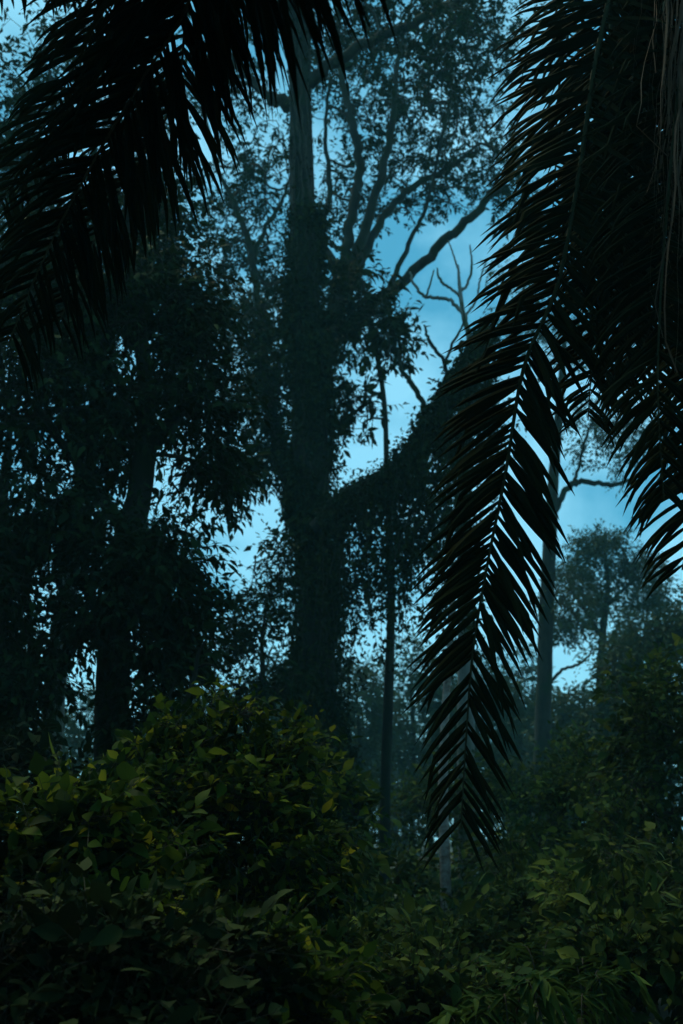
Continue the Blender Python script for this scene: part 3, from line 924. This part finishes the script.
for k, (lab, px, base, top, Y) in enumerate([
        ('thin young sapling with drooping leaves near the right edge', 622, 960, 845, 10.5),
        ('thin young sapling with drooping leaves right of the pale patchy trunk', 512, 930, 838, 14),
        ('thin young sapling with drooping leaves left of the slender pole trunk', 352, 940, 842, 13)]):
    h = base - top
    tree('young_sapling', lab, 'sapling', [(px, base, Y, 2.6), (px + 3, base - h * .5, Y, 2.2), (px - 2, top, Y, 1)],
         clumps=[(px, top + h * .12, Y, h * .22, h * .14, 9), (px - 4, top + h * .4, Y, h * .3, h * .16, 9)], leaf='under', size=.15, per=12, sr=.16,
         seed=700 + k, fine=True, ratio=.34, hang=.9, tip=.003, group='young saplings in the undergrowth')

# ground cover nobody could count
rng = np.random.default_rng(9)
mb = MB()
n = 2600
y = 3.6 + 40 * rng.uniform(0, 1, n) ** 1.5
x = rng.uniform(-1, 1, n) * (2.6 + y * .48)
hh = (.25 + .45 * (.5 + .5 * np.sin(x * 1.1 + 2) * np.cos(y * .8))) * rng.uniform(.5, 1.2, n)
cs = np.stack([x, y, gz(x, y) + hh], -1)
nearm = y < 14
leaf_cloud(mb, rng, cs[nearm], .24, 30, .07, 0, True, .7, .3, None, .5)
leaf_cloud(mb, rng, cs[~nearm], .45, 30, .13, 0, False, .6, .3, None, .5)
for c_ in cs[nearm][::3]:
    tube(mb, np.array([[c_[0] + rng.normal(0, .05), c_[1], gz(c_[0], c_[1]) - .05], c_ * [1, 1, .6] + [0, 0, .02], c_]), [.005, .004, .003], 3, 1)
tag(mb.build('undergrowth', [M['under'], M['twig']]), 'tangle of low leaves covering the forest floor', 'undergrowth', kind='stuff')

# ------------------------------------------------------------------ palms
def frond(root, pts, length, seed, n=80, width=.042, s0=.12, mat='palm', rad=.022, droop=.5, fwd=.55, lift=.15, gap=0.08, face=.7, prof_=(.55, 1, 1, .93, .68, .35), wild=.17):
    """a feather leaf: rachis along pts (px, py, Y) with two ranks of folded leaflets hanging from it"""
    rng = np.random.default_rng(seed)
    q = smooth_path([at(*p) for p in pts], 60)
    seglen = np.concatenate([[0], np.cumsum(np.linalg.norm(np.diff(q, axis=0), axis=1))])
    q = np.stack([np.interp(np.linspace(0, seglen[-1], 60), seglen, q[:, k]) for k in range(3)], -1)
    fr = thing_part('frond', root)
    mb = MB()
    tube(mb, q, np.linspace(rad, .004, 60), 6, 0)
    mb.build('rachis', M['rachis'] if mat == 'palm' else M[mat], fr)
    T = unit(np.gradient(q, axis=0))
    # the leaf's own upper side: away from gravity where it lies flat, along the arch's outside where it hangs
    view = unit(q - CAM)
    ref = np.array([0, 0, 1.0]) * (1 - face) - view * face
    side = unit(np.cross(T, ref))
    up = unit(np.cross(side, T))
    mb = MB()
    K = 6
    for s in (-1, 1):
        u = np.linspace(s0, .995, n) + rng.normal(0, .7 / n, n)
        u = np.clip(u, s0, .998)
        if gap:
            keep = rng.uniform(0, 1, n) > gap
            u = u[keep]
        m = len(u)
        i = (u * 58.99).astype(int); f = (u * 58.99 - i)[:, None]
        P0 = q[i] * (1 - f) + q[i + 1] * f
        t = T[i]; sd_ = side[i] * s; up_ = up[i]
        prof = np.interp(u, [s0, .25, .42, .6, .85, 1], prof_)
        L = length * prof * rng.uniform(.86, 1.1, m)
        el = (lift + rng.choice([-.35, 0.05, .5], m) + rng.normal(0, wild, m))[:, None]
        fw = (fwd + .7 * np.clip(u - .55, 0, 1) + rng.normal(0, .1, m))[:, None]
        d = unit(sd_ * np.cos(el) + up_ * np.sin(el) + t * fw)
        W = width * rng.uniform(.8, 1.15, m) * np.interp(u, [s0, .3, .8, 1], [.8, 1, .9, .5])
        dr = droop * rng.uniform(.6, 1.4, m)
        st = np.linspace(0, 1, K)
        pos = P0.copy()
        cur = d.copy()
        rows = []
        wprof = [.45, .95, 1.0, .85, .55, .04]
        for k in range(K):
            sv_ = unit(np.cross(cur, up_ + rng.normal(size=up_.shape) * .02))
            nv = np.cross(sv_, cur)
            hw = (W * wprof[k] * .5)[:, None]
            rows.append(np.stack([pos + sv_ * hw - nv * hw * .45, pos + nv * hw * .35, pos - sv_ * hw - nv * hw * .45], 1))
            pos = pos + cur * (L / (K - 1))[:, None]
            if k == 2:
                cur = cur + np.array([0, 0, -1.3]) * (rng.uniform(0, 1, m) < .10)[:, None]
            cur = cur + np.array([0, 0, -1.0]) * (dr * (.35 + .5 * k) * .28)[:, None] + rng.normal(size=cur.shape) * .03
            cur = unit(cur)
        V = np.stack(rows, 1).reshape(-1, 3)           # m * K * 3
        b = (np.arange(m)[:, None] * K + np.arange(K - 1)[None, :]).reshape(-1, 1) * 3
        mb.add(V, np.concatenate([b + np.array([[0, 1, 4, 3]]), b + np.array([[1, 2, 5, 4]])]), 0, False)
    mb.build('leaflet_rows', M[mat], fr)
    return fr

def thing_part(name, root):
    o = bpy.data.objects.new(name, None)
    o.empty_display_size = .1
    C.objects.link(o)
    o.parent = root
    o.location = (0, 0, 0)
    return o

_build = MB.build
def build_under(self, name, mats, parent=None):
    """sub-parts hang under an Empty part at its thing's origin, so offset by the thing's place"""
    if parent is not None and parent.parent is not None and parent.type == 'EMPTY':
        loc = np.array(parent.parent.location, np.float32)
        self.v = [v - loc for v in self.v]
    return _build(self, name, mats, parent)
MB.build = build_under

def palm(label, foot, crown, seed, trunk_r=.33):
    rng = np.random.default_rng(seed)
    root = thing('oil_palm', label, 'palm', foot)
    foot = np.array(foot); crown = np.array(crown)
    mb = MB()
    q = smooth_path([foot + [0, 0, -.2], foot * .5 + crown * .5 + [.05, 0, 0], crown], 26)
    tube(mb, q, np.interp(np.linspace(0, 1, 26), [0, .1, .8, 1], [trunk_r * 1.3, trunk_r, trunk_r * 1.05, trunk_r * .7]), 16, 0, .06, rng)
    # old leaf bases in a spiral round the trunk
    k = 0
    for h in np.linspace(.04, .98, 110):
        a = k * 2.399; k += 1
        c = q[int(h * 25)]
        d = np.array([math.cos(a), math.sin(a), 0])
        p = c + d * trunk_r * .85
        L = rng.uniform(.16, .32)
        tube(mb, np.array([p, p + d * .09 + [0, 0, .10], p + d * .14 + [0, 0, .1 + L]]), [.085, .07, .04], 5, 0)
    mb.build('trunk', M['palm_bark'], root)
    return root

# the palm at the right, its trunk just outside the frame
cr = at(742, -70, 6.6)
pr = palm('oil palm whose dark fronds hang over the whole right side', (cr[0] + .05, 6.7, 0), cr - [0, 0, .25], 71)
CX, CYp = 735, -80
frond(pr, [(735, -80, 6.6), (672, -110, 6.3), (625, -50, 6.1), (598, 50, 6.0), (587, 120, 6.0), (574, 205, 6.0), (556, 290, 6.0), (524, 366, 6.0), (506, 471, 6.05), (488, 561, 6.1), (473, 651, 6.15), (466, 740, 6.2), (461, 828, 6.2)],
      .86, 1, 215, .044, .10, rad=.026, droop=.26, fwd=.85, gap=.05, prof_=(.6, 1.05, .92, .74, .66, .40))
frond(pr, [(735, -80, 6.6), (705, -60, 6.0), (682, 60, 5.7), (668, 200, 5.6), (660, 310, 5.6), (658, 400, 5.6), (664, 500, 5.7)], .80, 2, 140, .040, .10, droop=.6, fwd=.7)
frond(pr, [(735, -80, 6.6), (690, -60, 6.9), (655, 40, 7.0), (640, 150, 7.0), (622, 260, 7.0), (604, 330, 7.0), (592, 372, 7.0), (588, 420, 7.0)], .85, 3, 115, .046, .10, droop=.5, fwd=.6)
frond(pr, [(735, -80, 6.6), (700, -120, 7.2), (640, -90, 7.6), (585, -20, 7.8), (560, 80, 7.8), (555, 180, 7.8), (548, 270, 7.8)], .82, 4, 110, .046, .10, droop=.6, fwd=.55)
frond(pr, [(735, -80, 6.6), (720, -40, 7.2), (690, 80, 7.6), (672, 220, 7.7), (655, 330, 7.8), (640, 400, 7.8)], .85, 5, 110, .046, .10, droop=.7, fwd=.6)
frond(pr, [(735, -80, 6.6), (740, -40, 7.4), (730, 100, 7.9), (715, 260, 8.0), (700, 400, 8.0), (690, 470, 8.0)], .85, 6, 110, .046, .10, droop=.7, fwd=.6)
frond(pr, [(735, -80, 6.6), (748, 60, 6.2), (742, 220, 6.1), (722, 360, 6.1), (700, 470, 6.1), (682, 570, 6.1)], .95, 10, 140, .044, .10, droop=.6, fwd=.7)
frond(pr, [(735, -80, 6.6), (800, -120, 6.4), (860, -60, 6.2), (890, 80, 6.0), (900, 240, 6.0)], .85, 7, 70, .042, .10, droop=.6)
frond(pr, [(735, -80, 6.6), (780, -160, 7.0), (850, -160, 7.6), (900, -60, 8.0)], .85, 8, 70, .042, .10, droop=.6)
rng = np.random.default_rng(44)
mb = MB()
for k in range(75):                      # shrivelled strips of an old leaf hanging straight down from the crown
    x = 683 + rng.normal(0, 17)
    top, bot = rng.uniform(-120, -60), rng.choice([rng.uniform(60, 260), rng.uniform(180, 380)])
    Y = rng.uniform(5.2, 5.8)
    q = smooth_path([at(x + 14, top, Y), at(x + rng.normal(4, 6), top * .4 + bot * .6 - 60, Y), at(x + rng.normal(-4, 8), bot, Y + rng.normal(0, .1))], 16)
    q[1:-1] += np.cumsum(rng.normal(size=(14, 3)) * [.016, .012, .004], 0)
    a_ = rng.uniform(0, 6.28) + np.cumsum(rng.normal(0, .25, 16))
    hw = np.linspace(1, .25, 16)[:, None] * rng.choice([.003, .006, .010, .017])
    sd2 = np.stack([np.cos(a_), np.sin(a_), 0 * a_], -1) * hw
    V = np.stack([q + sd2, q + sd2[:, [1, 0, 2]] * [-.35, .35, 1], q - sd2], 1).reshape(-1, 3)
    b = np.arange(15)[:, None] * 3
    mb.add(V, np.concatenate([b + np.array([[0, 1, 4, 3]]), b + np.array([[1, 2, 5, 4]])]), 0, True)
tag(mb.build('dead_frond', M['dead'], pr), 'shrivelled brown strips of a dead frond')
frond(pr, [(735, -80, 6.6), (700, -100, 6.8), (650, -90, 7.2), (615, 0, 7.3), (605, 110, 7.3), (600, 210, 7.3), (590, 300, 7.3)], .85, 11, 110, .046, .10, droop=.7, fwd=.7)
frond(pr, [(735, -80, 6.6), (705, -30, 7.0), (665, 60, 7.2), (640, 180, 7.3), (630, 300, 7.3), (625, 380, 7.3)], .85, 12, 110, .046, .10, droop=.8, fwd=.8)

# the palm behind the camera, its frond arching overhead into the top left
pl = palm('oil palm behind the viewer with dark frond arching across the top left', (1.2, -2.6, 0), (1.2, -2.6, 5.6), 72)
c2 = np.array([1.2, -2.6, 5.4])
def wp(p):                        # a world point written as (px, py, Y) is not possible behind the camera: pass through
    return p
_at = at
def at(px, py=None, Y=None):
    return np.asarray(px, float) if py is None else _at(px, py, Y)
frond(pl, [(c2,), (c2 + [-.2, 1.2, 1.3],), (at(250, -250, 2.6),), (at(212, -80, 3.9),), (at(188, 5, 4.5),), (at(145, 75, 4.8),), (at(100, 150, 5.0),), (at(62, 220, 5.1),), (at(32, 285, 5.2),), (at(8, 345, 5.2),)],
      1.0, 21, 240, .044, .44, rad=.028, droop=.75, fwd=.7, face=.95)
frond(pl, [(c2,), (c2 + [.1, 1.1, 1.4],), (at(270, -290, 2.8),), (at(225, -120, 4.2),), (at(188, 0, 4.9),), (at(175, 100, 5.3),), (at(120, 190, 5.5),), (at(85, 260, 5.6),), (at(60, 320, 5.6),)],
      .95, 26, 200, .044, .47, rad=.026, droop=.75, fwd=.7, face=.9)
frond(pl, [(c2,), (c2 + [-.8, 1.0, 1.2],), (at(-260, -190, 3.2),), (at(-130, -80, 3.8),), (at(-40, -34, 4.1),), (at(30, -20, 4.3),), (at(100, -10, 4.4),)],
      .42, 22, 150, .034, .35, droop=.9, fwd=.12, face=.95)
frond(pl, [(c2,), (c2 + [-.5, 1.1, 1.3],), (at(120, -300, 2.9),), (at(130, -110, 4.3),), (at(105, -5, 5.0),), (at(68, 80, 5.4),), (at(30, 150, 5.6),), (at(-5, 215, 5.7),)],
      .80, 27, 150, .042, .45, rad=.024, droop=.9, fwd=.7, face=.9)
frond(pl, [(c2,), (c2 + [1.0, .6, 1.2],), (c2 + [2.4, 1.0, 1.0],), (c2 + [3.6, 1.2, -.6],)], .85, 23, 70, .042, .12)
frond(pl, [(c2,), (c2 + [-1.0, -.4, 1.3],), (c2 + [-2.4, -1.0, 1.0],), (c2 + [-3.6, -1.4, -.6],)], .85, 24, 70, .042, .12)
frond(pl, [(c2,), (c2 + [.4, -1.0, 1.3],), (c2 + [.8, -2.4, 1.0],), (c2 + [1.0, -3.6, -.6],)], .85, 25, 70, .042, .12)
